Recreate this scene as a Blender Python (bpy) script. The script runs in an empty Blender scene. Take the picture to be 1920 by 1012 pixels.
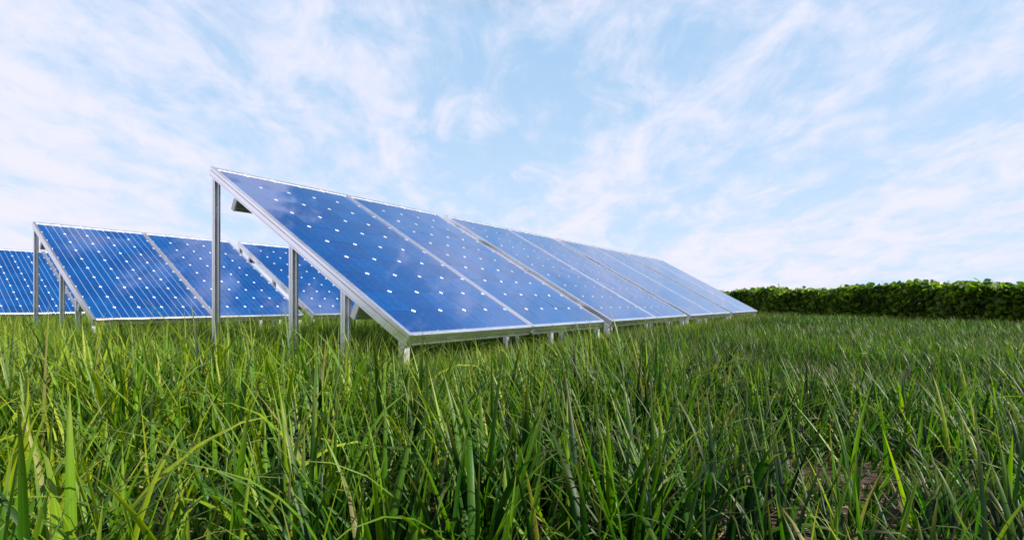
import bpy, bmesh, math, random
import numpy as np
from mathutils import Vector, Matrix, noise as mnoise

random.seed(11)
rng = np.random.default_rng(7)
R = math.radians
scene = bpy.context.scene
COL = scene.collection

# ------------------------------------------------------------------ camera
CAM_H = 0.42
cam_d = bpy.data.cameras.new('camera')
cam = bpy.data.objects.new('camera', cam_d)
COL.objects.link(cam)
cam.location = (0, 0, CAM_H)
cam.rotation_euler = (R(90), 0, 0)
cam_d.sensor_width = 36.0
cam_d.lens = 36.0 * 973.0 / 1920.0
cam_d.shift_y = 62.0 / 1920.0
cam_d.clip_start = 0.02
cam_d.clip_end = 3000
scene.camera = cam

# ------------------------------------------------------------------ exposure
scene.view_settings.view_transform = 'Standard'
scene.view_settings.look = 'None'
scene.view_settings.gamma = 1.0
scene.view_settings.exposure = 1.10
scene.view_settings.use_curve_mapping = False

# ------------------------------------------------------------------ sun
SUN_EL = R(37)
SUN_XY = Vector((0.95, -0.31)).normalized()
sdir = Vector((SUN_XY.x * math.cos(SUN_EL), SUN_XY.y * math.cos(SUN_EL), math.sin(SUN_EL)))
sun_d = bpy.data.lights.new('sun', 'SUN')
sun_d.energy = 5.0
sun_d.angle = R(0.5)
sun_d.color = (1.0, 0.93, 0.80)
sun = bpy.data.objects.new('sun', sun_d)
COL.objects.link(sun)
sun.rotation_euler = sdir.to_track_quat('Z', 'Y').to_euler()
sun.location = (5, -2, 6)

# ------------------------------------------------------------------ world
world = bpy.data.worlds.new('World')
scene.world = world
world.use_nodes = True
wt = world.node_tree
for n in list(wt.nodes):
    wt.nodes.remove(n)


class NT:
    """tiny helper for writing node trees"""
    def __init__(self, tree):
        self.t = tree

    def n(self, typ, **kw):
        nd = self.t.nodes.new(typ)
        for k, v in kw.items():
            setattr(nd, k, v)
        return nd

    def put(self, sock, v):
        if v is None:
            return
        if hasattr(v, 'is_output'):
            self.t.links.new(v, sock)
        else:
            sock.default_value = v

    def math(self, op, a, b=None, c=None, clamp=False):
        nd = self.n('ShaderNodeMath', operation=op, use_clamp=clamp)
        self.put(nd.inputs[0], a)
        if b is not None:
            self.put(nd.inputs[1], b)
        if c is not None:
            self.put(nd.inputs[2], c)
        return nd.outputs[0]

    def smooth(self, v, a, b, lo=0.0, hi=1.0):
        nd = self.n('ShaderNodeMapRange', interpolation_type='SMOOTHSTEP')
        self.put(nd.inputs['Value'], v)
        nd.inputs['From Min'].default_value = a
        nd.inputs['From Max'].default_value = b
        nd.inputs['To Min'].default_value = lo
        nd.inputs['To Max'].default_value = hi
        return nd.outputs[0]

    def lin(self, v, a, b, lo=0.0, hi=1.0):
        nd = self.n('ShaderNodeMapRange')
        self.put(nd.inputs['Value'], v)
        nd.inputs['From Min'].default_value = a
        nd.inputs['From Max'].default_value = b
        nd.inputs['To Min'].default_value = lo
        nd.inputs['To Max'].default_value = hi
        return nd.outputs[0]

    def mix(self, fac, a, b, blend='MIX'):
        nd = self.n('ShaderNodeMix', data_type='RGBA', blend_type=blend)
        self.put(nd.inputs['Factor'], fac)
        self.put(nd.inputs['A'], a)
        self.put(nd.inputs['B'], b)
        return nd.outputs['Result']

    def noise(self, vec, scale=1.0, detail=4.0, rough=0.5, dist=0.0, lac=2.0):
        nd = self.n('ShaderNodeTexNoise')
        self.put(nd.inputs['Vector'], vec)
        nd.inputs['Scale'].default_value = scale
        nd.inputs['Detail'].default_value = detail
        nd.inputs['Roughness'].default_value = rough
        nd.inputs['Distortion'].default_value = dist
        nd.inputs['Lacunarity'].default_value = lac
        return nd.outputs['Fac']

    def mapping(self, vec, loc=(0, 0, 0), rot=(0, 0, 0), scale=(1, 1, 1)):
        nd = self.n('ShaderNodeMapping')
        self.put(nd.inputs['Vector'], vec)
        nd.inputs['Location'].default_value = loc
        nd.inputs['Rotation'].default_value = rot
        nd.inputs['Scale'].default_value = scale
        return nd.outputs[0]


w = NT(wt)
SKY_STR = 0.060
out = w.n('ShaderNodeOutputWorld')
bg = w.n('ShaderNodeBackground')
bg.inputs['Strength'].default_value = SKY_STR
wt.links.new(bg.outputs[0], out.inputs[0])
sky = w.n('ShaderNodeTexSky', sky_type='NISHITA')
sky.sun_disc = False
sky.sun_elevation = SUN_EL
sky.sun_rotation = math.atan2(SUN_XY.x, SUN_XY.y)
sky.air_density = 1.0
sky.dust_density = 1.2
sky.ozone_density = 1.2
tc = w.n('ShaderNodeTexCoord')
sep = w.n('ShaderNodeSeparateXYZ')
wt.links.new(tc.outputs['Generated'], sep.inputs[0])
zc = w.math('MAXIMUM', sep.outputs['Z'], 0.0)
zz = w.math('ADD', zc, 0.26)
px_ = w.math('DIVIDE', sep.outputs['X'], zz)
py_ = w.math('DIVIDE', sep.outputs['Y'], zz)
comb = w.n('ShaderNodeCombineXYZ')
w.put(comb.inputs[0], px_)
w.put(comb.inputs[1], py_)
P = comb.outputs[0]
FLOW = R(8)
# streaks run along a direction a little right of straight ahead
m1 = w.mapping(P, (3.1, 0.7, 0), (0, 0, FLOW), (2.1, 0.62, 1))
streak = w.noise(m1, 1.0, 9, 0.56, 0.55)
m2 = w.mapping(P, (8.3, 2.2, 0), (0, 0, FLOW), (4.8, 2.9, 1))
wisps = w.noise(m2, 1.0, 8, 0.62, 0.9)
m3 = w.mapping(P, (1.7, 5.4, 0), (0, 0, R(-14)), (0.50, 0.34, 1))
patch = w.noise(m3, 1.0, 3, 0.5, 0.3)
m4 = w.mapping(P, (4.2, 9.1, 0), (0, 0, R(30)), (6.5, 4.8, 1))
puff = w.noise(m4, 1.0, 7, 0.6, 0.4)
# clouds are thicker to the left, thinner to the right
side = w.lin(sep.outputs['X'], -0.80, 0.60, 0.10, -0.14)
a1 = w.math('MULTIPLY', w.math('SUBTRACT', streak, 0.5), 0.62)
a2 = w.math('MULTIPLY', w.math('SUBTRACT', wisps, 0.5), 0.80)
a3 = w.math('MULTIPLY', w.math('SUBTRACT', patch, 0.5), 0.95)
a4 = w.math('MULTIPLY', w.math('SUBTRACT', puff, 0.5), 0.60)
dens = w.math('ADD', w.math('ADD', w.math('ADD', a1, a2), w.math('ADD', a3, a4)), side)
soft = w.smooth(dens, -0.29, 0.17)
crisp = w.smooth(dens, -0.06, 0.09)
# the thin cloud breaks up overhead
up = w.smooth(sep.outputs['Z'], 0.50, 0.61)
mask = w.math('ADD', w.math('MULTIPLY', soft, w.math('SUBTRACT', 1.0, up)), w.math('MULTIPLY', crisp, up))
# clear air: real sky, paler towards the horizon
hz = w.smooth(sep.outputs['Z'], 0.0, 0.50, 1.0, 0.0)
clear = w.mix(w.lin(sep.outputs['Z'], 0.48, 0.66, 0.85, 0.0), sky.outputs[0], (3.6, 5.5, 7.8, 1))
clear = w.mix(w.math('MULTIPLY', hz, 0.88), clear, (5.1, 6.4, 8.2, 1))
warm = w.lin(sep.outputs['Z'], 0.0, 0.5, 1.0, 0.0)
cloud = w.mix(warm, (6.9, 6.95, 8.1, 1), (7.2, 6.95, 8.0, 1))
cl = w.mix(w.math('MULTIPLY', mask, 0.93), clear, cloud)
wt.links.new(cl, bg.inputs['Color'])

# ------------------------------------------------------------------ helpers
def obj(name, mesh, mat=None, parent=None, loc=None):
    o = bpy.data.objects.new(name, mesh)
    COL.objects.link(o)
    if mat is not None and not mesh.materials:
        mesh.materials.append(mat)
    if parent is not None:
        o.parent = parent
    if loc is not None:
        o.location = loc
    return o


def empty(name, loc, rz=0.0):
    o = bpy.data.objects.new(name, None)
    COL.objects.link(o)
    o.location = loc
    o.rotation_euler = (0, 0, rz)
    o.empty_display_size = 0.2
    return o


def tag(o, label=None, cat=None, group=None, kind=None):
    if label:
        o['label'] = label
    if cat:
        o['category'] = cat
    if group:
        o['group'] = group
    if kind:
        o['kind'] = kind
    return o


def mesh_pydata(name, verts, faces, smooth=False):
    me = bpy.data.meshes.new(name)
    me.from_pydata([tuple(v) for v in verts], [], faces)
    bm = bmesh.new()
    bm.from_mesh(me)
    bmesh.ops.recalc_face_normals(bm, faces=bm.faces)
    bm.to_mesh(me)
    bm.free()
    if smooth:
        me.polygons.foreach_set('use_smooth', [True] * len(me.polygons))
    return me


def new_mat(name):
    m = bpy.data.materials.new(name)
    m.use_nodes = True
    for n in list(m.node_tree.nodes):
        m.node_tree.nodes.remove(n)
    k = NT(m.node_tree)
    o = k.n('ShaderNodeOutputMaterial')
    return m, k, o


def principled(k, o, **kw):
    p = k.n('ShaderNodeBsdfPrincipled')
    for key, v in kw.items():
        k.put(p.inputs[key], v)
    k.t.links.new(p.outputs[0], o.inputs[0])
    return p


# ------------------------------------------------------------------ materials
def mat_aluminium(name, base=(0.94, 0.94, 1.0), rough=0.20, metal=0.97):
    m, k, o = new_mat(name)
    t = k.n('ShaderNodeTexCoord')
    v = k.mapping(t.outputs['Object'], scale=(3, 3, 3))
    nz = k.noise(v, 1.5, 5, 0.6)
    fine = k.noise(k.mapping(t.outputs['Object'], scale=(260, 40, 40)), 1.0, 2, 0.5)
    c = k.mix(k.smooth(nz, 0.35, 0.7), (base[0] * .9, base[1] * .9, base[2] * .9, 1), (*base, 1))
    r = k.math('ADD', k.math('MULTIPLY', nz, 0.16), rough - 0.08)
    r = k.math('ADD', r, k.math('MULTIPLY', fine, 0.06))
    p = principled(k, o, **{'Base Color': c, 'Metallic': metal, 'Roughness': r})
    b = k.n('ShaderNodeBump')
    b.inputs['Strength'].default_value = 0.12
    b.inputs['Distance'].default_value = 0.0006
    k.put(b.inputs['Height'], fine)
    k.t.links.new(b.outputs[0], p.inputs['Normal'])
    return m


ALU = mat_aluminium('anodised_aluminium')
ALU_LEG = mat_aluminium('aluminium_leg', (0.96, 0.95, 1.0), 0.32, 0.85)


def mat_plain(name, col, rough, **kw):
    m, k, o = new_mat(name)
    t = k.n('ShaderNodeTexCoord')
    nz = k.noise(t.outputs['Object'], 14, 5, 0.6)
    c = k.mix(nz, (col[0] * .85, col[1] * .85, col[2] * .85, 1), (col[0], col[1], col[2], 1))
    principled(k, o, **{'Base Color': c, 'Roughness': rough}, **kw)
    return m


WHITE_CAP = mat_plain('white_plastic', (0.82, 0.79, 0.78), 0.5)
BACK = mat_plain('white_backsheet', (0.86, 0.87, 0.88), 0.4,
                 **{'Coat Weight': 1.0, 'Coat Roughness': 0.04, 'Coat IOR': 1.45})


def mat_cell(name, line_col, line_fac, line_w):
    m, k, o = new_mat(name)
    uv = k.n('ShaderNodeUVMap')
    s = k.n('ShaderNodeSeparateXYZ')
    k.t.links.new(uv.outputs[0], s.inputs[0])
    u, v = s.outputs[0], s.outputs[1]
    info = k.n('ShaderNodeObjectInfo')
    t = k.n('ShaderNodeTexCoord')
    rnd = info.outputs['Random']
    # blue wafer; each cell has its own tone
    base = k.mix(k.smooth(rnd, 0.0, 1.0), (0.0001, 0.0330, 0.1500, 1), (0.0002, 0.0450, 0.1850, 1))
    # crystal patches in the wafer
    vor = k.n('ShaderNodeTexVoronoi', feature='F1')
    off = k.n('ShaderNodeCombineXYZ')
    k.put(off.inputs[0], k.math('MULTIPLY', rnd, 37.0))
    va = k.n('ShaderNodeVectorMath', operation='ADD')
    k.t.links.new(uv.outputs[0], va.inputs[0])
    k.t.links.new(off.outputs[0], va.inputs[1])
    k.t.links.new(va.outputs[0], vor.inputs['Vector'])
    vor.inputs['Scale'].default_value = 9
    base = k.mix(0.16, base, vor.outputs['Color'], 'SOFT_LIGHT')
    # the three bars of each wafer and its edge
    f3 = k.math('MULTIPLY', u, 3.0)
    d3 = k.math('ABSOLUTE', k.math('SUBTRACT', f3, k.math('ROUND', f3)))
    bar = k.math('LESS_THAN', d3, line_w * 3)
    dv = k.math('ABSOLUTE', k.math('SUBTRACT', v, k.math('ROUND', v)))
    edge = k.math('LESS_THAN', dv, 0.011)
    col = k.mix(k.math('MULTIPLY', edge, 0.75), base, (0.002, 0.014, 0.075, 1))
    col = k.mix(k.math('MULTIPLY', bar, line_fac), col, line_col)
    dirt = k.noise(t.outputs['Object'], 30, 4, 0.6)
    cr = k.math('ADD', k.math('MULTIPLY', dirt, 0.03), 0.012)
    # dust lying on the glass
    col = k.mix(k.smooth(dirt, 0.55, 0.8, 0.0, 0.05), col, (0.45, 0.43, 0.40, 1))
    principled(k, o, **{'Base Color': col, 'Roughness': 0.5, 'Specular IOR Level': 0.0,
                        'Coat Weight': 1.0, 'Coat Roughness': cr, 'Coat IOR': 2.10})
    return m


CELL_NO_GLINT = mat_cell('cell_no_glint_bars', (0.0003, 0.010, 0.055, 1), 0.75, 0.009)
CELL_FAINT_GLINT = mat_cell('cell_faint_glint_bars', (0.06, 0.15, 0.34, 1), 0.6, 0.008)
CELL_GLINT = mat_cell('cell_glint_bars', (0.27, 0.37, 0.52, 1), 0.78, 0.0085)  # same bars throughout; their view-angle glint is painted as bar colour per panel

# ------------------------------------------------------------------ solar arrays
RZ = R(90 - 34.6)
TILT = R(29.6)
cT, sT = math.cos(TILT), math.sin(TILT)
Z0 = CAM_H - 0.139          # height of the lower front edge of the glass side
PW, PL = 1.007, 2.012       # one panel
SLOT = 0.006
TW = 2 * PW + SLOT          # one array
FR = 0.023                  # width of the panel frame
FD = 0.022                  # depth of the panel frame
NX, NY = 5, 10


def loc(u, s, h):
    """slope coordinates -> array coordinates"""
    return Vector((u, s * cT - h * sT, Z0 + s * sT + h * cT))


SLOPE = Matrix.Translation((0, 0, Z0)) @ Matrix.Rotation(TILT, 4, 'X')


def rail_mesh(name, p0, p1, inward, up, prof):
    """extrude the open profile prof [(across, up)] closed from p0 to p1"""
    p0, p1, inward, up = Vector(p0), Vector(p1), Vector(inward), Vector(up)
    n = len(prof)
    vs = [p0 + inward * a + up * h for a, h in prof] + [p1 + inward * a + up * h for a, h in prof]
    fs = [(i, (i + 1) % n, n + (i + 1) % n, n + i) for i in range(n)]
    fs += [tuple(range(n))[::-1], tuple(range(n, 2 * n))]
    return vs, fs


def join(parts):
    V, F = [], []
    for v, f in parts:
        b = len(V)
        V += v
        F += [tuple(i + b for i in q) for q in f]
    return V, F


def box(x0, x1, y0, y1, z0, z1):
    v = [Vector(p) for p in ((x0, y0, z0), (x1, y0, z0), (x1, y1, z0), (x0, y1, z0),
                             (x0, y0, z1), (x1, y0, z1), (x1, y1, z1), (x0, y1, z1))]
    return v, [(0, 3, 2, 1), (4, 5, 6, 7), (0, 1, 5, 4), (1, 2, 6, 5), (2, 3, 7, 6), (3, 0, 4, 7)]


# profile of the panel frame: lip on top with a shallow groove, lip at the foot
PF = [(0, -0.0015), (0.0015, 0), (0.009, 0), (0.009, -0.0022), (0.0125, -0.0022), (0.0125, 0), (FR, 0), (FR, -FD),
      (0, -FD), (0.006, -FD), (0.006, -FD + 0.0045), (0, -FD + 0.0045)]
# profile of the support rail under it, hung just below
def support_profile(top, d):
    return [(0, top), (0.036, top), (0.036, top - d), (0, top - d), (0, top - d + 0.0065),
            (0.007, top - d + 0.0065), (0.007, top - d + 0.011), (0, top - d + 0.011)]


def panel_frame_mesh():
    X, Y, Z = Vector((1, 0, 0)), Vector((0, 1, 0)), Vector((0, 0, 1))
    parts = [rail_mesh('', (0, 0, 0), (0, PL, 0), X, Z, PF),
             rail_mesh('', (PW, 0, 0), (PW, PL, 0), -X, Z, PF),
             rail_mesh('', (FR + .0005, 0, -.0006), (PW - FR - .0005, 0, -.0006), Y, Z, PF),
             rail_mesh('', (FR + .0005, PL, -.0006), (PW - FR - .0005, PL, -.0006), -Y, Z, PF)]
    V, F = join(parts)
    return mesh_pydata('panel_frame', V, F)


FRAME_ME = panel_frame_mesh()
V, F = box(FR - .004, PW - FR + .004, FR - .004, PL - FR + .004, -0.0110, -0.0085)
BACK_ME = mesh_pydata('backsheet', V, F)
CX = (PW - 2 * FR) / NX
TOPM = 0.012
CY = (PL - 2 * FR - TOPM) / NY
CH = 0.0155


def cell_outline(w_, h_, c):
    return [(c, 0), (w_ - c, 0), (w_, c), (w_, h_ - c), (w_ - c, h_), (c, h_), (0, h_ - c), (0, c)]


def cell_mesh(mat, joined=False):
    me = bpy.data.meshes.new('solar_cell')
    V, F, UV = [], [], []
    cells = [(i, j) for i in range(NX) for j in range(NY)] if joined else [(0, 0)]
    for i, j in cells:
        b = len(V)
        ol = cell_outline(CX, CY, CH)
        ox, oy, oz = (i * CX, j * CY, 0.0)
        ox2, oy2 = (ox, oy) if joined else (-CX / 2, -CY / 2)
        V += [(x + ox2, y + oy2, 0.0012) for x, y in ol]
        V += [(x + ox2, y + oy2, 0) for x, y in ol]
        F.append(tuple(range(b, b + 8)))
        UV += [(x / CX, y / CY) for x, y in ol]
        for q in range(8):
            r_ = (q + 1) % 8
            F.append((b + r_, b + q, b + 8 + q, b + 8 + r_))
            UV += [(0.17, 0.5)] * 4
    me.from_pydata(V, [], F)
    ul = me.uv_layers.new(name='UVMap')
    ul.data.foreach_set('uv', [c for p in UV for c in p])
    me.materials.append(mat)
    return me


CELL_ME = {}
for key, m_ in (('dark', CELL_NO_GLINT), ('mid', CELL_FAINT_GLINT), ('light', CELL_GLINT)):
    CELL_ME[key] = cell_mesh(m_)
CELLS_JOINED = cell_mesh(CELL_NO_GLINT, True)


def leg_mesh(s):
    """square extruded post with a slot down each side, cut to the slope on top"""
    a, g, dp = 0.0175, 0.0036, 0.0045
    out_ = []
    for q in range(4):
        c_, s_ = [(1, 0), (0, 1), (-1, 0), (0, -1)][q]
        for x, y in ((-a, -a), (-g * 1.6, -a), (-g, -a + .0015), (-g, -a + dp), (g, -a + dp), (g, -a + .0015), (g * 1.6, -a)):
            out_.append((x * c_ - y * s_, x * s_ + y * c_))
    h0 = -(FD + 0.037)
    yc = s * cT - h0 * sT
    zc_ = Z0 + s * sT + h0 * cT
    n = len(out_)
    V = [Vector((x, y, -0.12)) for x, y in out_] + [Vector((x, y, zc_ + y * math.tan(TILT))) for x, y in out_]
    F = [(i, (i + 1) % n, n + (i + 1) % n, n + i) for i in range(n)]
    F += [tuple(range(n))[::-1], tuple(range(n, 2 * n))]
    return mesh_pydata('leg', V, F), yc


LEG_S = (1.955, 1.0, 0.5, 0.035)
LEGS = [leg_mesh(s) for s in LEG_S]

RAIL_D = 0.036
SP = support_profile(-FD - 0.0006, RAIL_D)
X_, Y_, Z_ = Vector((1, 0, 0)), Vector((0, 1, 0)), Vector((0, 0, 1))
V, F = rail_mesh('', (0.001, 0.001, 0), (0.001, PL - .001, 0), X_, Z_, SP)
SIDE_A = mesh_pydata('side_rail', V, F)
V, F = rail_mesh('', (-0.001, 0.001, 0), (-0.001, PL - .001, 0), -X_, Z_, SP)
SIDE_B = mesh_pydata('side_rail', V, F)
V, F = rail_mesh('', (0.0385, 0.001, 0), (PW - 0.003, 0.001, 0), Y_, Z_, SP)
CROSS_LO = mesh_pydata('cross_rail', V, F)
V, F = rail_mesh('', (0.0385, -0.001, 0), (PW - 0.003, -0.001, 0), -Y_, Z_, SP)
CROSS_HI = mesh_pydata('cross_rail', V, F)
# purlin: flat box beam on edge with slightly rolled lower lip
pur_prof = [(-0.016, 0), (0.016, 0), (0.016, -0.068), (-0.016, -0.068), (-0.016, -0.058), (-0.019, -0.058),
            (-0.019, -0.050), (-0.016, -0.050)]
PB = -FD - 0.040
V, F = rail_mesh('', (0.006, 0, PB), (TW - 0.006, 0, PB), Y_, Z_, pur_prof)
PURLIN = mesh_pydata('purlin', V, F)
V, F = box(-0.004, 0.004, -0.018, 0.018, PB - 0.070, PB + 0.0005)
CAP = mesh_pydata('end_cap', V, F)
bm = bmesh.new(); bm.from_mesh(CAP)
bmesh.ops.bevel(bm, geom=bm.edges[:], offset=0.0012, segments=1, affect='EDGES')
bm.to_mesh(CAP); bm.free()
V, F = box(0, 0.070, 0, 0.110, -0.040, -0.0175)
JBOX = mesh_pydata('junction_box', V, F)
BLACK = mat_plain('black_plastic', (0.02, 0.02, 0.02), 0.5)

ROW_R = Vector((math.cos(RZ), math.sin(RZ), 0))
ROW_S = Vector((-math.sin(RZ), math.cos(RZ), 0))
FOOT = []          # array footprints, for the grass


def slope_child(name, me, parent, mat, x=0, y=0, z=0, inside=False):
    """part placed in slope coordinates"""
    o = obj(name, me, mat, parent)
    if inside:
        o.location = (x, y, z)
    else:
        o.matrix_local = SLOPE @ Matrix.Translation((x, y, z))
    return o


def solar_array(x, y, label, styles, joined=False):
    t = empty('solar_array', (x, y, 0), RZ)
    tag(t, label, 'solar array', 'tilted solar arrays standing in rows in the grass')
    FOOT.append((x, y))
    for k_ in range(2):
        ou = k_ * (PW + SLOT)
        p = slope_child('solar_panel', FRAME_ME, t, ALU, ou, 0, 0)
        slope_child('backsheet', BACK_ME, p, BACK, inside=True)
        if joined:
            c = slope_child('solar_cells', CELLS_JOINED, p, None, FR, FR, -0.0085, inside=True)
            tag(c, kind='stuff')
        else:
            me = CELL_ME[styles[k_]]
            for i in range(NX):
                for j in range(NY):
                    c = bpy.data.objects.new('solar_cell', me)
                    COL.objects.link(c)
                    c.parent = p
                    c.location = (FR + (i + .5) * CX, FR + (j + .5) * CY, -0.0078)
                    c.rotation_euler = (R(random.gauss(0, .16)), R(random.gauss(0, .16)), 0)
        slope_child('junction_box', JBOX, p, BLACK, PW / 2 - .035, PL - .25, 0, inside=True)
        slope_child('cross_rail', CROSS_LO, t, ALU, ou, 0, 0)
        slope_child('cross_rail', CROSS_HI, t, ALU, ou, PL, 0)
    slope_child('side_rail', SIDE_A, t, ALU, 0, 0, 0)
    slope_child('side_rail', SIDE_B, t, ALU, TW, 0, 0)
    for s in (0.368, 1.633):
        pr = slope_child('purlin', PURLIN, t, ALU_LEG, 0, s, 0)
        for u in (0.002, TW - 0.002):
            cp = slope_child('end_cap', CAP, pr, WHITE_CAP, u, 0, 0, inside=True)
    for u in (0.024, TW - 0.024):
        for me, yc in LEGS:
            obj('leg', me, ALU_LEG, t, (u, yc, 0))
    return t


GAP = 0.135
P1 = Vector((-0.4439, 2.25, 0))
P2 = Vector((-3.600, 4.46, 0))
P3 = Vector((-6.86, 6.72, 0))
step = ROW_R * (TW + GAP)
row1_labels = [
    'largest blue solar array, nearest to the camera, two panels on slotted silver legs',
    'front row solar array second from the camera, just right of the largest one',
    'pale solar array third from the camera in the front row, mirroring the sky',
    'last and smallest looking solar array of the front row, ending near the hedge']
for i in range(4):
    p = P1 + step * i
    solar_array(p.x, p.y, row1_labels[i], ('dark', 'dark'), joined=(i >= 3))
solar_array(P2.x, P2.y, 'deep blue solar array with bar lines painted to glint white, left of the tallest silver leg, middle row',
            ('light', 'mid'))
p = P2 + step
solar_array(p.x, p.y, 'blue solar array of the middle row seen behind and beneath the largest array', ('dark', 'dark'))
solar_array(P3.x, P3.y, 'blue solar array with bar lines painted to glint white at the far left edge, in the rear row',
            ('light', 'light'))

# ------------------------------------------------------------------ ground
def ground_h(x, y):
    """gentle unevenness of the soil"""
    return 0.018 * np.sin(x * 1.3 + 0.7) * np.cos(y * 1.1) + 0.010 * np.sin(x * 3.1 + y * 2.3) - 0.01


m, k, o = new_mat('soil_and_turf')
t = k.n('ShaderNodeTexCoord')
geo = k.n('ShaderNodeNewGeometry')
n1 = k.noise(geo.outputs['Position'], 9, 8, 0.7)
n2 = k.noise(geo.outputs['Position'], 70, 6, 0.7)
n3 = k.noise(geo.outputs['Position'], 0.9, 4, 0.6)
soil = k.mix(k.smooth(n1, 0.3, 0.7), (0.0225, 0.0150, 0.0120, 1), (0.0600, 0.0405, 0.0338, 1))
soil = k.mix(k.smooth(n2, 0.52, 0.75, 0, .6), soil, (0.14, 0.10, 0.085, 1))
turf = k.mix(n3, (0.022, 0.040, 0.010, 1), (0.045, 0.070, 0.016, 1))
ln = k.n('ShaderNodeVectorMath', operation='LENGTH')
k.t.links.new(geo.outputs['Position'], ln.inputs[0])
far = k.smooth(ln.outputs['Value'], 8, 26)
col = k.mix(k.math('MULTIPLY', far, 0.95), soil, turf)
p = principled(k, o, **{'Base Color': col, 'Roughness': 0.95, 'Specular IOR Level': 0.2})
b = k.n('ShaderNodeBump')
b.inputs['Strength'].default_value = 0.9
b.inputs['Distance'].default_value = 0.012
k.put(b.inputs['Height'], k.math('ADD', n1, k.math('MULTIPLY', n2, 0.5)))
k.t.links.new(b.outputs[0], p.inputs['Normal'])
SOIL = m

xs = np.concatenate([-np.geomspace(1500, 8.2, 14), np.linspace(-8, 12, 161), np.geomspace(12.3, 1500, 14)])
ys = np.concatenate([[-1500, -300, -60, -15, -5], np.linspace(-2, 14, 129), np.geomspace(14.4, 1500, 14)])
GX, GY = np.meshgrid(xs, ys)
GZ = ground_h(GX, GY)
fade = np.clip((14 - np.hypot(GX, GY)) / 4, 0, 1)
GZ = GZ * fade - 0.01 * (1 - fade) + fade * 0.006 * rng.standard_normal(GX.shape)
nv = GX.size
me = bpy.data.meshes.new('ground')
nx_, ny_ = len(xs), len(ys)
idx = np.arange(nv).reshape(ny_, nx_)
quads = np.stack([idx[:-1, :-1], idx[:-1, 1:], idx[1:, 1:], idx[1:, :-1]], -1).reshape(-1, 4)
me.vertices.add(nv)
me.vertices.foreach_set('co', np.stack([GX, GY, GZ], -1).astype(np.float32).ravel())
me.loops.add(quads.size)
me.loops.foreach_set('vertex_index', quads.ravel().astype(np.int32))
me.polygons.add(len(quads))
me.polygons.foreach_set('loop_start', np.arange(0, quads.size, 4, dtype=np.int32))
me.polygons.foreach_set('use_smooth', np.ones(len(quads), bool))
me.update(calc_edges=True)
tag(obj('ground', me, SOIL), kind='structure')

# ------------------------------------------------------------------ grass
def smooth_noise(x, y, f, seed):
    r_ = np.random.default_rng(seed)
    out_ = np.zeros_like(x)
    for q in range(7):
        a_ = r_.uniform(0, 2 * np.pi)
        ff = f * r_.uniform(0.6, 1.7)
        out_ += np.sin((x * np.cos(a_) + y * np.sin(a_)) * ff + r_.uniform(0, 6.28))
    return out_ / 7 * 1.6


def in_foot(x, y, marg):
    """distance-limited test against the array footprints; returns slope height there or big"""
    lim = np.full_like(x, 9.0)
    for fx, fy in FOOT:
        dx, dy = x - fx, y - fy
        u = dx * ROW_R.x + dy * ROW_R.y
        s = dx * ROW_S.x + dy * ROW_S.y
        ins = (u > -marg) & (u < TW + marg) & (s > -0.04) & (s < PL * cT + .05)
        under = Z0 - 0.06 + np.clip(s, 0, 9) * math.tan(TILT)
        lim = np.where(ins, np.minimum(lim, under), lim)
    return lim


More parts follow.
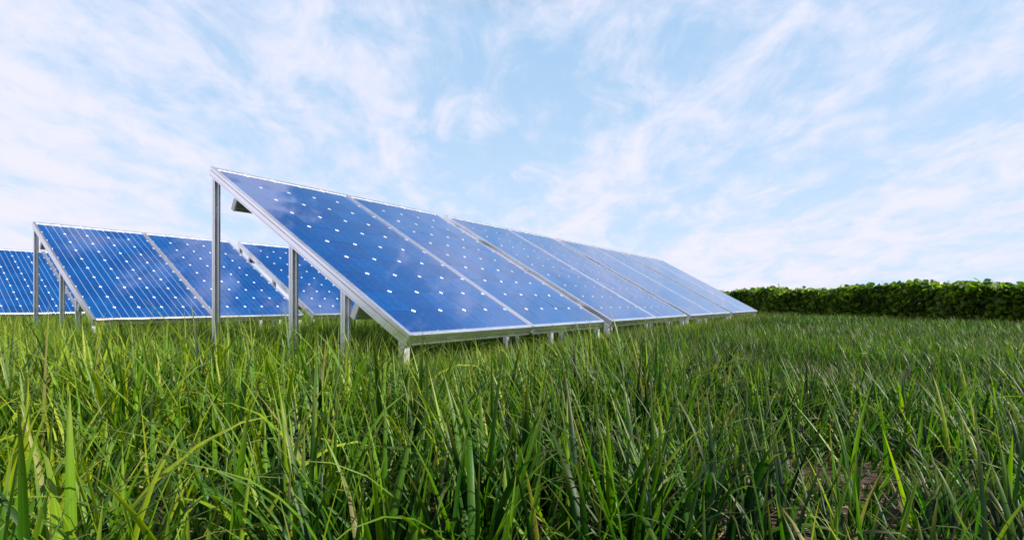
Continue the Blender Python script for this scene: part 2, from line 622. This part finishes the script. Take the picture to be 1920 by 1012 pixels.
def blade_mesh(name, x, y, H, W, az, th0, kap, twist, r1, r2, seg, ribs=2):
    """ribbons grown from (x, y): th0 start lean, kap bending, all arrays"""
    n = len(x)
    t = np.linspace(0, 1, seg + 1)
    tm = (t[:-1] + t[1:]) / 2
    th = th0[:, None] + kap[:, None] * tm[None, :] ** 1.6
    ds = H[:, None] / seg
    hr = np.concatenate([np.zeros((n, 1)), np.cumsum(np.sin(th) * ds, 1)], 1)
    hz_ = np.concatenate([np.zeros((n, 1)), np.cumsum(np.cos(th) * ds, 1)], 1)
    ca, sa = np.cos(az)[:, None], np.sin(az)[:, None]
    z0 = (ground_h(x, y) * np.clip((14 - np.hypot(x, y)) / 4, 0, 1) - 0.012)[:, None]
    cx, cy, cz = x[:, None] + hr * ca, y[:, None] + hr * sa, z0 + hz_
    wd = (0.62 + 0.38 * np.clip(t / 0.35, 0, 1)) * np.clip(1 - t ** 1.5, 0, 1) ** 0.85
    wd = wd / wd.max()
    half = W[:, None] * wd[None, :] / 2
    tw = twist[:, None] * (0.3 + t[None, :])
    wx, wy = -sa * np.cos(tw) + ca * np.sin(tw) * .5, ca * np.cos(tw) + sa * np.sin(tw) * .5
    wz = np.sin(tw) * 0.6
    rows = []
    if ribs == 3:
        thv = np.concatenate([th, th[:, -1:]], 1)
        fold = half * 0.42
        nx, ny, nz = np.cos(thv) * ca, np.cos(thv) * sa, -np.sin(thv)
        rows = [(-1, 0), (0, 1), (1, 0)]
        pts = [np.stack([cx + a_ * half * wx - b_ * fold * nx, cy + a_ * half * wy - b_ * fold * ny,
                         cz + a_ * half * wz - b_ * fold * nz], -1) for a_, b_ in rows]
    else:
        pts = [np.stack([cx + a_ * half * wx, cy + a_ * half * wy, cz + a_ * half * wz], -1) for a_ in (-1, 1)]
    K = len(pts)
    co = np.stack(pts, 2)            # n, seg+1, K, 3
    co = co.reshape(n, (seg + 1) * K, 3)
    us = np.linspace(0, 1, K)
    fl, fu = [], []
    for j in range(seg):
        for c in range(K - 1):
            q = (j * K + c, j * K + c + 1, (j + 1) * K + c + 1, (j + 1) * K + c)
            fl.append(q)
            fu.append(((us[c], t[j]), (us[c + 1], t[j]), (us[c + 1], t[j + 1]), (us[c], t[j + 1])))
    fl = np.array(fl)
    fu = np.array(fu, np.float32)
    F_ = (fl[None] + (np.arange(n) * co.shape[1])[:, None, None]).reshape(-1, 4)
    me = bpy.data.meshes.new(name)
    me.vertices.add(n * co.shape[1])
    me.vertices.foreach_set('co', co.astype(np.float32).ravel())
    me.loops.add(F_.size)
    me.loops.foreach_set('vertex_index', F_.ravel().astype(np.int32))
    me.polygons.add(len(F_))
    me.polygons.foreach_set('loop_start', np.arange(0, F_.size, 4, dtype=np.int32))
    me.polygons.foreach_set('use_smooth', np.ones(len(F_), bool))
    me.update(calc_edges=True)
    uv = me.uv_layers.new(name='UVMap')
    uv.data.foreach_set('uv', np.broadcast_to(fu[None], (n, *fu.shape)).astype(np.float32).ravel())
    uv2 = me.uv_layers.new(name='rnd')
    rr = np.stack([r1, r2], -1).astype(np.float32)
    uv2.data.foreach_set('uv', np.repeat(rr, len(fl) * 4, 0).ravel())
    return me


def mat_leafy(name, cols, dry, rough, spec, trans, tip):
    m, k, o = new_mat(name)
    uv = k.n('ShaderNodeUVMap', uv_map='UVMap')
    s = k.n('ShaderNodeSeparateXYZ')
    k.t.links.new(uv.outputs[0], s.inputs[0])
    rv = k.n('ShaderNodeUVMap', uv_map='rnd')
    q = k.n('ShaderNodeSeparateXYZ')
    k.t.links.new(rv.outputs[0], q.inputs[0])
    ramp = k.n('ShaderNodeValToRGB')
    e = ramp.color_ramp.elements
    e[0].position, e[0].color = 0.0, (*cols[0], 1)
    e[1].position, e[1].color = 1.0, (*cols[-1], 1)
    for i, c in enumerate(cols[1:-1], 1):
        el = e.new(i / (len(cols) - 1))
        el.color = (*c, 1)
    k.put(ramp.inputs[0], q.outputs[0])
    col = ramp.outputs[0]
    # long veins and paler midrib
    veins = k.n('ShaderNodeCombineXYZ')
    k.put(veins.inputs[0], k.math('MULTIPLY', s.outputs[0], 9))
    k.put(veins.inputs[1], k.math('MULTIPLY', s.outputs[1], 2.5))
    k.put(veins.inputs[2], k.math('MULTIPLY', q.outputs[1], 50))
    vn = k.noise(veins.outputs[0], 1.0, 3, 0.6)
    col = k.mix(k.smooth(vn, 0.4, 0.72, 0, 0.45), col, k.mix(1.0, col, (1.7, 1.55, 1.2, 1), 'MULTIPLY'))
    mid = k.math('ABSOLUTE', k.math('SUBTRACT', s.outputs[0], 0.5))
    col = k.mix(k.smooth(mid, 0.0, 0.10, 0.35, 0.0), col, k.mix(1.0, col, (1.8, 1.6, 1.8, 1), 'MULTIPLY'))
    # dry tips
    tp = k.math('MULTIPLY', k.smooth(s.outputs[1], 0.62, 1.0), tip)
    col = k.mix(tp, col, dry)
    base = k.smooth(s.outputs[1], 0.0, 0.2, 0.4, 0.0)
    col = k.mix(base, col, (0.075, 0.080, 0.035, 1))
    straw = k.math('GREATER_THAN', q.outputs[1], 0.982)
    col = k.mix(k.math('MULTIPLY', straw, 0.75), col, (0.20, 0.17, 0.07, 1))
    p = k.n('ShaderNodeBsdfPrincipled')
    k.put(p.inputs['Base Color'], col)
    k.put(p.inputs['Roughness'], rough)
    k.put(p.inputs['Specular IOR Level'], spec)
    tr = k.n('ShaderNodeBsdfTranslucent')
    k.put(tr.inputs[0], k.mix(1.0, col, (1.55, 1.75, 0.45, 1), 'MULTIPLY'))
    mx = k.n('ShaderNodeMixShader')
    mx.inputs[0].default_value = trans
    k.t.links.new(p.outputs[0], mx.inputs[1])
    k.t.links.new(tr.outputs[0], mx.inputs[2])
    k.t.links.new(mx.outputs[0], o.inputs[0])
    return m


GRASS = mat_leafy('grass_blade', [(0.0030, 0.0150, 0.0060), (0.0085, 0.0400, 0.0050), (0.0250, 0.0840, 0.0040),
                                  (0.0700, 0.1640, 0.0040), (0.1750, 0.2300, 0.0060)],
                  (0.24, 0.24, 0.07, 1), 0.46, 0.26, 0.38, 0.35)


def wedge(r0, r1, dens, half=64):
    """random points in the wedge of ground the camera looks over, with a margin"""
    area = R(2 * half) / 2 * (r1 * r1 - r0 * r0)
    n = int(area * dens)
    r_ = np.sqrt(rng.uniform(r0 * r0, r1 * r1, n))
    a_ = rng.uniform(-R(half), R(half), n)
    return r_ * np.sin(a_), r_ * np.cos(a_)


BARE = [(0.76, 1.25, 0.14), (0.90, 1.33, 0.09), (-0.62, 0.98, 0.13), (0.42, 0.80, 0.10)]


def bare_keep(x, y, strength=0.93):
    pr = np.ones_like(x)
    for bx, by, br in BARE:
        d2 = ((x - bx) ** 2 + (y - by) ** 2) / br ** 2
        pr *= 1 - strength * np.exp(-d2 ** 1.5)
    return rng.uniform(0, 1, len(x)) < pr


def tone(x, y, n):
    """yellower grass left; colour also paints in stronger sunlight there, less on the right"""
    ang = np.arctan2(x, y)
    base = 0.53 - 0.22 * np.clip((ang + 0.1) / 0.6, -1, 1)
    return np.clip(base + 0.13 * smooth_noise(x, y, 2.2, 3) + rng.normal(0, 0.24, n), 0, 1)


def height_field(x, y):
    ang = np.arctan2(x, y)
    left = np.clip((-ang - 0.05) / 0.5, 0, 1)
    h = 0.245 + 0.045 * left + 0.035 * smooth_noise(x, y, 1.7, 9) + 0.038 * smooth_noise(x, y, 5.0, 21)
    r_ = np.hypot(x, y)
    h -= 0.055 * np.clip((ang - 0.25) / 0.3, 0, 1)
    h -= 0.045 * np.clip((r_ - 3.0) / 5, 0, 1)
    # shallow dips in the sward on the right
    for bx, by, br in ((1.9, 3.05, .5), (2.6, 4.3, .5), (0.82, 1.2, .30)):
        h *= 1 - 0.45 * np.exp(-((x - bx) ** 2 + (y - by) ** 2) / br ** 2)
    # thin short grass in the shade of the arrays
    f_ = in_foot(x, y, 0.0)
    h = np.where((f_ < 5) & (f_ > Z0 + 0.10), h * 0.52, h)
    h = np.where((x > -3.0) & (x < -0.9) & (y > 3.1) & (y < 4.6), h * 0.80, h)
    return np.clip(h, 0.08, 0.34)


def limit(x, y, z_top, H):
    lim = in_foot(x, y, 0.03)
    f = np.minimum(1.0, np.clip(lim - 0.005, 0.05, 9) / np.maximum(z_top, 1e-3))
    return H * f


def sward(name, r0, r1, n_tuft, per, loose, seg, ribs, wlo, whi, hk=1.0):
    tx, ty = wedge(r0, r1, n_tuft)
    kp = bare_keep(tx, ty)
    gap = (smooth_noise(tx, ty, 11.0, 33) < -0.25) & (np.hypot(tx, ty) < 4)
    kp &= ~gap | (rng.uniform(0, 1, len(tx)) < 0.3)
    tx, ty = tx[kp], ty[kp]
    nt = len(tx)
    th_ = height_field(tx, ty) * rng.uniform(0.7, 1.2, nt)
    taz = rng.uniform(0, 2 * np.pi, nt)
    tl = rng.uniform(0, 0.25, nt)
    i = np.repeat(np.arange(nt), per)
    n = len(i)
    sp = np.abs(rng.normal(0, 0.028, n))
    pa = rng.uniform(0, 2 * np.pi, n)
    x = tx[i] + sp * np.cos(pa)
    y = ty[i] + sp * np.sin(pa)
    az = np.arctan2(np.sin(pa) + tl[i] * np.sin(taz[i]) * 3, np.cos(pa) + tl[i] * np.cos(taz[i]) * 3)
    H = th_[i] * rng.uniform(0.6, 1.25, n)
    ttone = rng.normal(0, 0.08, nt)[i]
    lx, ly = wedge(r0, r1, loose)
    kp = bare_keep(lx, ly, 0.85)
    lx, ly = lx[kp], ly[kp]
    nl = len(lx)
    x = np.concatenate([x, lx]); y = np.concatenate([y, ly])
    az = np.concatenate([az, rng.uniform(0, 2 * np.pi, nl)])
    H = np.concatenate([H, height_field(lx, ly) * rng.uniform(0.35, 1.15, nl)])
    ttone = np.concatenate([ttone, np.zeros(nl)])
    n = len(x)
    ok = np.hypot(x, y) > r0
    H = H * hk
    th0 = np.abs(rng.normal(0.22, 0.24, n))
    kap = np.abs(rng.normal(0.40, 0.50, n))
    wild = rng.uniform(0, 1, n) < 0.10
    kap = np.where(wild, rng.uniform(1.2, 2.3, n), kap)
    W = rng.uniform(wlo, whi, n) * (0.7 + 1.4 * H)
    H = H * (1 + 0.12 * kap)
    H = limit(x + 0.3 * H * np.sin(th0) * np.cos(az), y + 0.3 * H * np.sin(th0) * np.sin(az), H * np.cos(th0), H)
    tn = np.clip(tone(x, y, n) + ttone, 0, 1)
    sel = ok
    a = [v[sel] for v in (x, y, H, W, az, th0, kap, rng.normal(0, 0.7, n), tn, rng.uniform(0, 1, n))]
    me = blade_mesh(name, *a, seg, ribs)
    print(name, len(a[0]), 'blades', len(me.polygons), 'faces')
    return me


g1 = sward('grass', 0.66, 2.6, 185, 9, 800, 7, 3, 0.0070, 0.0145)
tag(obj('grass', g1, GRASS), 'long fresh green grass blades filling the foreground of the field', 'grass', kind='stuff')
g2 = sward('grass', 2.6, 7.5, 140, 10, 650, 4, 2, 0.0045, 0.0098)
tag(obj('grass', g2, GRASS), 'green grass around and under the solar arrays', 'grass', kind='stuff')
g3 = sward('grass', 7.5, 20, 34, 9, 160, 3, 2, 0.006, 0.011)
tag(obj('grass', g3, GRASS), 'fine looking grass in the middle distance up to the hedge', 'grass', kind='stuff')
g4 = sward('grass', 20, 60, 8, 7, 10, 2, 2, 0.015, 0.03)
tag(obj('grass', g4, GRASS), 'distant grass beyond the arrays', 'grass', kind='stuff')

# low grass around the feet of the viewer, below and behind the picture
n = 9000
r_ = np.sqrt(rng.uniform(0.03 ** 2, 2.6 ** 2, n))
a_ = rng.uniform(-np.pi, np.pi, n)
kp = (r_ < 0.66) | (np.abs(a_) > R(64))
r_, a_ = r_[kp], a_[kp]
n = len(r_)
g0 = blade_mesh('grass', r_ * np.sin(a_), r_ * np.cos(a_), np.where(r_ < 0.66, rng.uniform(.05, .12, n), rng.uniform(.1, .22, n)),
                rng.uniform(.006, .011, n), rng.uniform(0, 6.28, n), np.abs(rng.normal(.2, .2, n)),
                np.abs(rng.normal(.4, .4, n)), rng.normal(0, .7, n), rng.uniform(.1, .7, n), rng.uniform(0, 1, n), 4, 2)
tag(obj('grass', g0, GRASS), 'short grass at the near edge of the field', 'grass', kind='stuff')

# taller fringe that nobody mows along the lower rails
fx_, fy_ = [], []
for ax, ay in FOOT:
    nn = 2400
    uu = rng.uniform(-.05, TW + .2, nn)
    ss = -np.abs(rng.normal(0.05, 0.09, nn)) - 0.02
    nc = 420                                     # round the near lower corner
    uu[:nc] = rng.uniform(-.32, -.03, nc)
    ss[:nc] = rng.uniform(-.2, .22, nc)
    fx_.append(ax + uu * ROW_R.x + ss * ROW_S.x)
    fy_.append(ay + uu * ROW_R.y + ss * ROW_S.y)
fx_, fy_ = np.concatenate(fx_), np.concatenate(fy_)
n = len(fx_)
fr_ = blade_mesh('grass', fx_, fy_, rng.uniform(.20, .275, n), rng.uniform(.004, .009, n), rng.uniform(0, 6.28, n),
                 np.abs(rng.normal(.12, .15, n)), np.abs(rng.normal(.3, .4, n)), rng.normal(0, .7, n),
                 tone(fx_, fy_, n), rng.uniform(0, 1, n), 5, 2)
tag(obj('grass', fr_, GRASS), 'fringe of grass growing along the lower rails of the arrays', 'grass', kind='stuff')

# broad tall blades close to the lens
def px(x_img, D):
    return (x_img - 960) / 973.0 * D


hero = []
def add_hero(xi, D, H, W, az_deg, th0, kap, tn, tw=0.2):
    hero.append((px(xi, D), D, H, W, R(az_deg), th0, kap, tw, tn, random.random()))


# (x in the picture, distance, length, width, heading, lean, bend, tone)
for h_ in ((95, .62, .27, .011, 170, .04, .15, .62), (230, .60, .21, .010, 100, .03, .1, .95),
           (70, .70, .34, .010, 90, .05, .1, .45), (300, .75, .26, .012, 20, .12, .3, .72),
           (430, .8, .30, .010, 0, .3, .5, .25), (560, .60, .24, .013, 15, .15, .15, .92),
           (650, .62, .22, .013, 60, .1, .1, .45), (610, .72, .30, .011, 150, .3, .1, .3),
           (640, .9, .33, .011, 180, .35, .4, .35), (480, .95, .30, .011, 165, .25, .4, .4),
           (800, 1.0, .37, .010, 80, .0, .06, .55), (870, .62, .20, .012, 12, .55, .3, .5),
           (1010, .8, .27, .012, 170, .35, .6, .3), (760, .7, .27, .012, 30, .3, .2, .3),
           (1225, .9, .30, .011, 100, .0, .1, .25), (1060, 1.0, .33, .011, 178, .3, .35, .3),
           (1450, .75, .28, .010, 170, .14, .1, .35), (1470, .80, .33, .012, 150, .05, .08, .10),
           (1705, .58, .22, .010, 172, .42, .12, 1.0), (1740, .52, .17, .016, 175, .2, .1, .02),
           (1790, .52, .18, .014, 20, .12, .12, .05), (1650, .62, .17, .012, 170, .2, .1, .05),
           (1860, .68, .30, .013, 110, .05, .05, .08), (1900, .75, .28, .012, 160, .3, .2, .2),
           (1560, .9, .30, .011, 170, .25, .2, .12), (1330, 1.1, .30, .010, 20, .6, .7, .3),
           (20, .66, .24, .012, 120, .1, .1, .6), (170, .66, .26, .012, 175, .75, .6, .15),
           (380, .70, .22, .009, 170, .9, .6, .5), (520, .85, .27, .012, 175, .6, .5, .12),
           (720, .8, .28, .012, 100, .05, .2, .6), (585, 1.0, .33, .010, 90, .02, .1, .8),
           (350, .62, .19, .012, 45, .2, .2, .6), (130, .85, .32, .011, 30, .25, .3, .7),
           (1130, .62, .17, .011, 150, .4, .4, .3), (960, .62, .16, .011, 60, .3, .3, .2)):
    add_hero(*h_)
for q in range(330):
    D = random.uniform(0.62, 1.9)
    hero.append((px(random.uniform(-60, 1980), D), D * random.uniform(.97, 1.03),
                 random.uniform(.18, .30) * (0.8 if D < 0.8 else 1), random.uniform(.008, .0125), random.uniform(0, 6.28),
                 abs(random.gauss(.18, .18)), abs(random.gauss(.35, .35)), random.gauss(0, .5), random.uniform(0, .95),
                 random.random()))
H_ = np.array(hero)
H_ = H_[in_foot(H_[:, 0], H_[:, 1], 0.2) > 5]
gh = blade_mesh('tall_grass', *[H_[:, i] for i in range(10)], 9, 3)
tag(obj('tall_grass', gh, GRASS), 'broad tall grass blades standing closest to the camera', 'grass', kind='stuff')

# all the sward is one thing nobody could count
sw = [o_ for o_ in COL.objects if o_.name.split('.')[0] == 'grass']
for o_ in sw:
    o_.select_set(True)
bpy.context.view_layer.objects.active = sw[0]
bpy.ops.object.join()
sw[0]['label'] = 'long fresh green grass covering the whole field around the solar arrays'
sw[0].select_set(False)

# dead stalks and litter lying on the soil
DRY = mat_leafy('dry_litter', [(0.10, 0.06, 0.035), (0.16, 0.11, 0.06), (0.22, 0.17, 0.10), (0.12, 0.09, 0.07),
                               (0.28, 0.22, 0.15)], (0.2, 0.15, 0.09, 1), 0.8, 0.2, 0.15, 0.5)
lx, ly = wedge(0.6, 3.2, 1500)
n = len(lx)
lit = blade_mesh('dry_litter', lx, ly, rng.uniform(.02, .09, n), rng.uniform(.0015, .005, n), rng.uniform(0, 6.28, n),
                 rng.uniform(1.25, 1.62, n), rng.uniform(-.1, .35, n), rng.normal(0, 1, n), rng.uniform(0, 1, n),
                 rng.uniform(0, 1, n), 2, 2)
lo_ = obj('dry_litter', lit, DRY)
lo_.location.z = 0.018
tag(lo_, 'brown dead stalks lying on the bare soil between the blades', 'litter', kind='stuff')

# ------------------------------------------------------------------ hedge
LEAF = mat_leafy('hedge_leaf', [(0.0156, 0.0488, 0.0097), (0.0390, 0.0926, 0.0097), (0.0780, 0.1560, 0.0118),
                                (0.1365, 0.2243, 0.0118), (0.2535, 0.3120, 0.0156)],
                 (0.08, 0.12, 0.03, 1), 0.45, 0.45, 0.48, 0.3)
H0 = np.array((10.6, 7.2))
H1 = np.array((6.0, 33.0))
HL = float(np.hypot(*(H1 - H0)))
hd = (H1 - H0) / HL
hn = np.array((-hd[1], hd[0]))      # towards the camera side (left)
if hn[0] > 0:
    hn = -hn

leaf_xy = [(0, 0), (0.33, 0.10), (0.50, 0.36), (0.34, 0.68), (0, 1.0), (-0.34, 0.68), (-0.50, 0.36), (-0.33, 0.10), (0, 0.42)]
leaf_z = [0, 0.02, -0.05, -0.10, -0.22, -0.10, -0.05, 0.02, -0.10]
leaf_f = [(8, 0, 1), (8, 1, 2), (8, 2, 3), (8, 3, 4), (8, 4, 5), (8, 5, 6), (8, 6, 7), (8, 7, 0)]


def hedge_leaves(n, near_only=False, seed=5):
    g = np.random.default_rng(seed)
    # more leaves where the hedge is near
    a = g.uniform(0, 1, n) ** (1.35 if not near_only else 1.0) * (HL if not near_only else 5.0)
    top = 0.80 + 0.05 * np.sin(a * 1.15 + 1) + 0.10 * np.abs(np.sin(a * 1.9)) - 0.06 + 0.02 * np.sin(a * 6.1) + 0.0022 * a
    side_ = g.uniform(0, 1, n)
    # shell of the hedge: face, top, and some inside
    hgt = np.where(side_ < 0.55, g.uniform(0.03, 1.0, n), np.where(side_ < 0.8, g.uniform(0.9, 1.03, n), g.uniform(0.1, 0.95, n)))
    dpt = np.where(side_ < 0.55, np.abs(g.normal(0, 0.08, n)), g.uniform(0, 0.75, n))
    if near_only:
        hgt = g.uniform(0.3, 1.02, n); dpt = g.uniform(-0.05, 0.02, n)
    bul = 0.16 * np.sin(a * 1.9 + 0.5) + 0.06 * np.sin(a * 4.3 + hgt * 4)
    rounded = 0.16 * np.clip((hgt - 0.7) / 0.3, 0, 1) ** 2
    q = bul - dpt - rounded
    x = H0[0] + hd[0] * a + hn[0] * q
    y = H0[1] + hd[1] * a + hn[1] * q
    shoots = (hgt > 0.93) & (g.uniform(0, 1, n) < 0.10)
    z = hgt * top + g.normal(0, 0.015, n) + np.where(shoots, g.uniform(0.0, 0.09, n), 0)
    size = g.uniform(0.06, 0.14, n) * (1 + 0.012 * a)
    az = np.arctan2(hn[1], hn[0]) + g.normal(0, 1.0, n)
    pitch = g.normal(-0.15, 0.5, n)          # leaf blades hang outwards, roughly facing the light
    roll = g.normal(0, 0.8, n)
    return x, y, z, size, az, pitch, roll, g.uniform(0, 1, n), g.uniform(0, 1, n)


L0 = np.stack([np.array(leaf_xy)[:, 1], np.array(leaf_xy)[:, 0], np.array(leaf_z)], -1)   # points along +x


def leaf_matrices(az, pitch, roll):
    cr, sr = np.cos(roll), np.sin(roll)
    cp, sp_ = np.cos(pitch), np.sin(pitch)
    ca, sa = np.cos(az), np.sin(az)
    z_ = np.zeros_like(az); o_ = np.ones_like(az)
    Rx = np.stack([np.stack([o_, z_, z_], -1), np.stack([z_, cr, -sr], -1), np.stack([z_, sr, cr], -1)], 1)
    Ry = np.stack([np.stack([cp, z_, -sp_], -1), np.stack([z_, o_, z_], -1), np.stack([sp_, z_, cp], -1)], 1)
    Rz = np.stack([np.stack([ca, -sa, z_], -1), np.stack([sa, ca, z_], -1), np.stack([z_, z_, o_], -1)], 1)
    return Rz @ Ry @ Rx


x, y, z, size, az, pitch, roll, q1, q2 = hedge_leaves(44000)
M = leaf_matrices(az, pitch, roll)
co = np.einsum('nij,kj->nki', M, L0) * size[:, None, None] + np.stack([x, y, z], -1)[:, None, :]
n, K = len(x), len(L0)
tri = np.array(leaf_f)
F_ = (tri[None] + (np.arange(n) * K)[:, None, None]).reshape(-1, 3)
me = bpy.data.meshes.new('foliage')
me.vertices.add(n * K)
me.vertices.foreach_set('co', (co - np.array([H0[0], H0[1], 0])).astype(np.float32).ravel())
me.loops.add(F_.size)
me.loops.foreach_set('vertex_index', F_.ravel().astype(np.int32))
me.polygons.add(len(F_))
me.polygons.foreach_set('loop_start', np.arange(0, F_.size, 3, dtype=np.int32))
me.update(calc_edges=True)
lu = np.array([[(leaf_xy[i][0] + .5, leaf_xy[i][1] * .6 + .3) for i in f] for f in leaf_f], np.float32)
uv = me.uv_layers.new(name='UVMap')
uv.data.foreach_set('uv', np.broadcast_to(lu[None], (n, *lu.shape)).astype(np.float32).ravel())
uv2 = me.uv_layers.new(name='rnd')
uv2.data.foreach_set('uv', np.repeat(np.stack([q1 ** 1.6, q2], -1).astype(np.float32), len(tri) * 3, 0).ravel())
hedge = empty('hedge', (H0[0], H0[1], 0))
tag(hedge, 'long low dark green hedge of broad leaves along the right side of the field', 'hedge')
fo = obj('foliage', me, LEAF, hedge)
tag(fo, kind='stuff')
# woody stems inside
bark = mat_plain('bark', (0.07, 0.05, 0.035), 0.9)
V, F = [], []
for i in range(130):
    a = random.uniform(0, 1) ** 1.3 * HL
    q = -random.uniform(0.15, 0.6)
    bx, by = hd[0] * a + hn[0] * q, hd[1] * a + hn[1] * q
    tx, ty = bx + random.gauss(0, .12), by + random.gauss(0, .12)
    r_ = random.uniform(.006, .014)
    b0 = len(V)
    for hh, rr, cxx, cyy in ((-.05, r_, bx, by), (.35, r_ * .7, (bx + tx) / 2 + .02, (by + ty) / 2), (.7, r_ * .4, tx, ty)):
        for c in range(5):
            V.append((cxx + rr * math.cos(c * 1.2566), cyy + rr * math.sin(c * 1.2566), hh))
    for l_ in range(2):
        for c in range(5):
            F.append((b0 + l_ * 5 + c, b0 + l_ * 5 + (c + 1) % 5, b0 + (l_ + 1) * 5 + (c + 1) % 5, b0 + (l_ + 1) * 5 + c))
st = obj('stems', mesh_pydata('stems', V, F, True), bark, hedge)
tag(st, kind='stuff')
# the nearest outer leaves, each one a leaf of its own
variants = []
for i in range(5):
    me = bpy.data.meshes.new('leaf')
    me.from_pydata([tuple(v) for v in L0], [], leaf_f)
    uv = me.uv_layers.new(name='UVMap')
    uv.data.foreach_set('uv', lu.ravel())
    uv2 = me.uv_layers.new(name='rnd')
    uv2.data.foreach_set('uv', [c for _ in range(len(leaf_f) * 3) for c in (0.15 + i * .18, i * .2)])
    me.materials.append(LEAF)
    variants.append(me)
x, y, z, size, az, pitch, roll, q1, q2 = hedge_leaves(290, True, 12)
for i in range(len(x)):
    o_ = bpy.data.objects.new('leaf', variants[i % 5])
    COL.objects.link(o_)
    o_.parent = hedge
    o_.location = (x[i] - H0[0], y[i] - H0[1], z[i])
    Mi = leaf_matrices(az[i:i + 1], pitch[i:i + 1], roll[i:i + 1])[0]
    o_.rotation_euler = Matrix(Mi.tolist()).to_euler()
    o_.scale = (size[i],) * 3
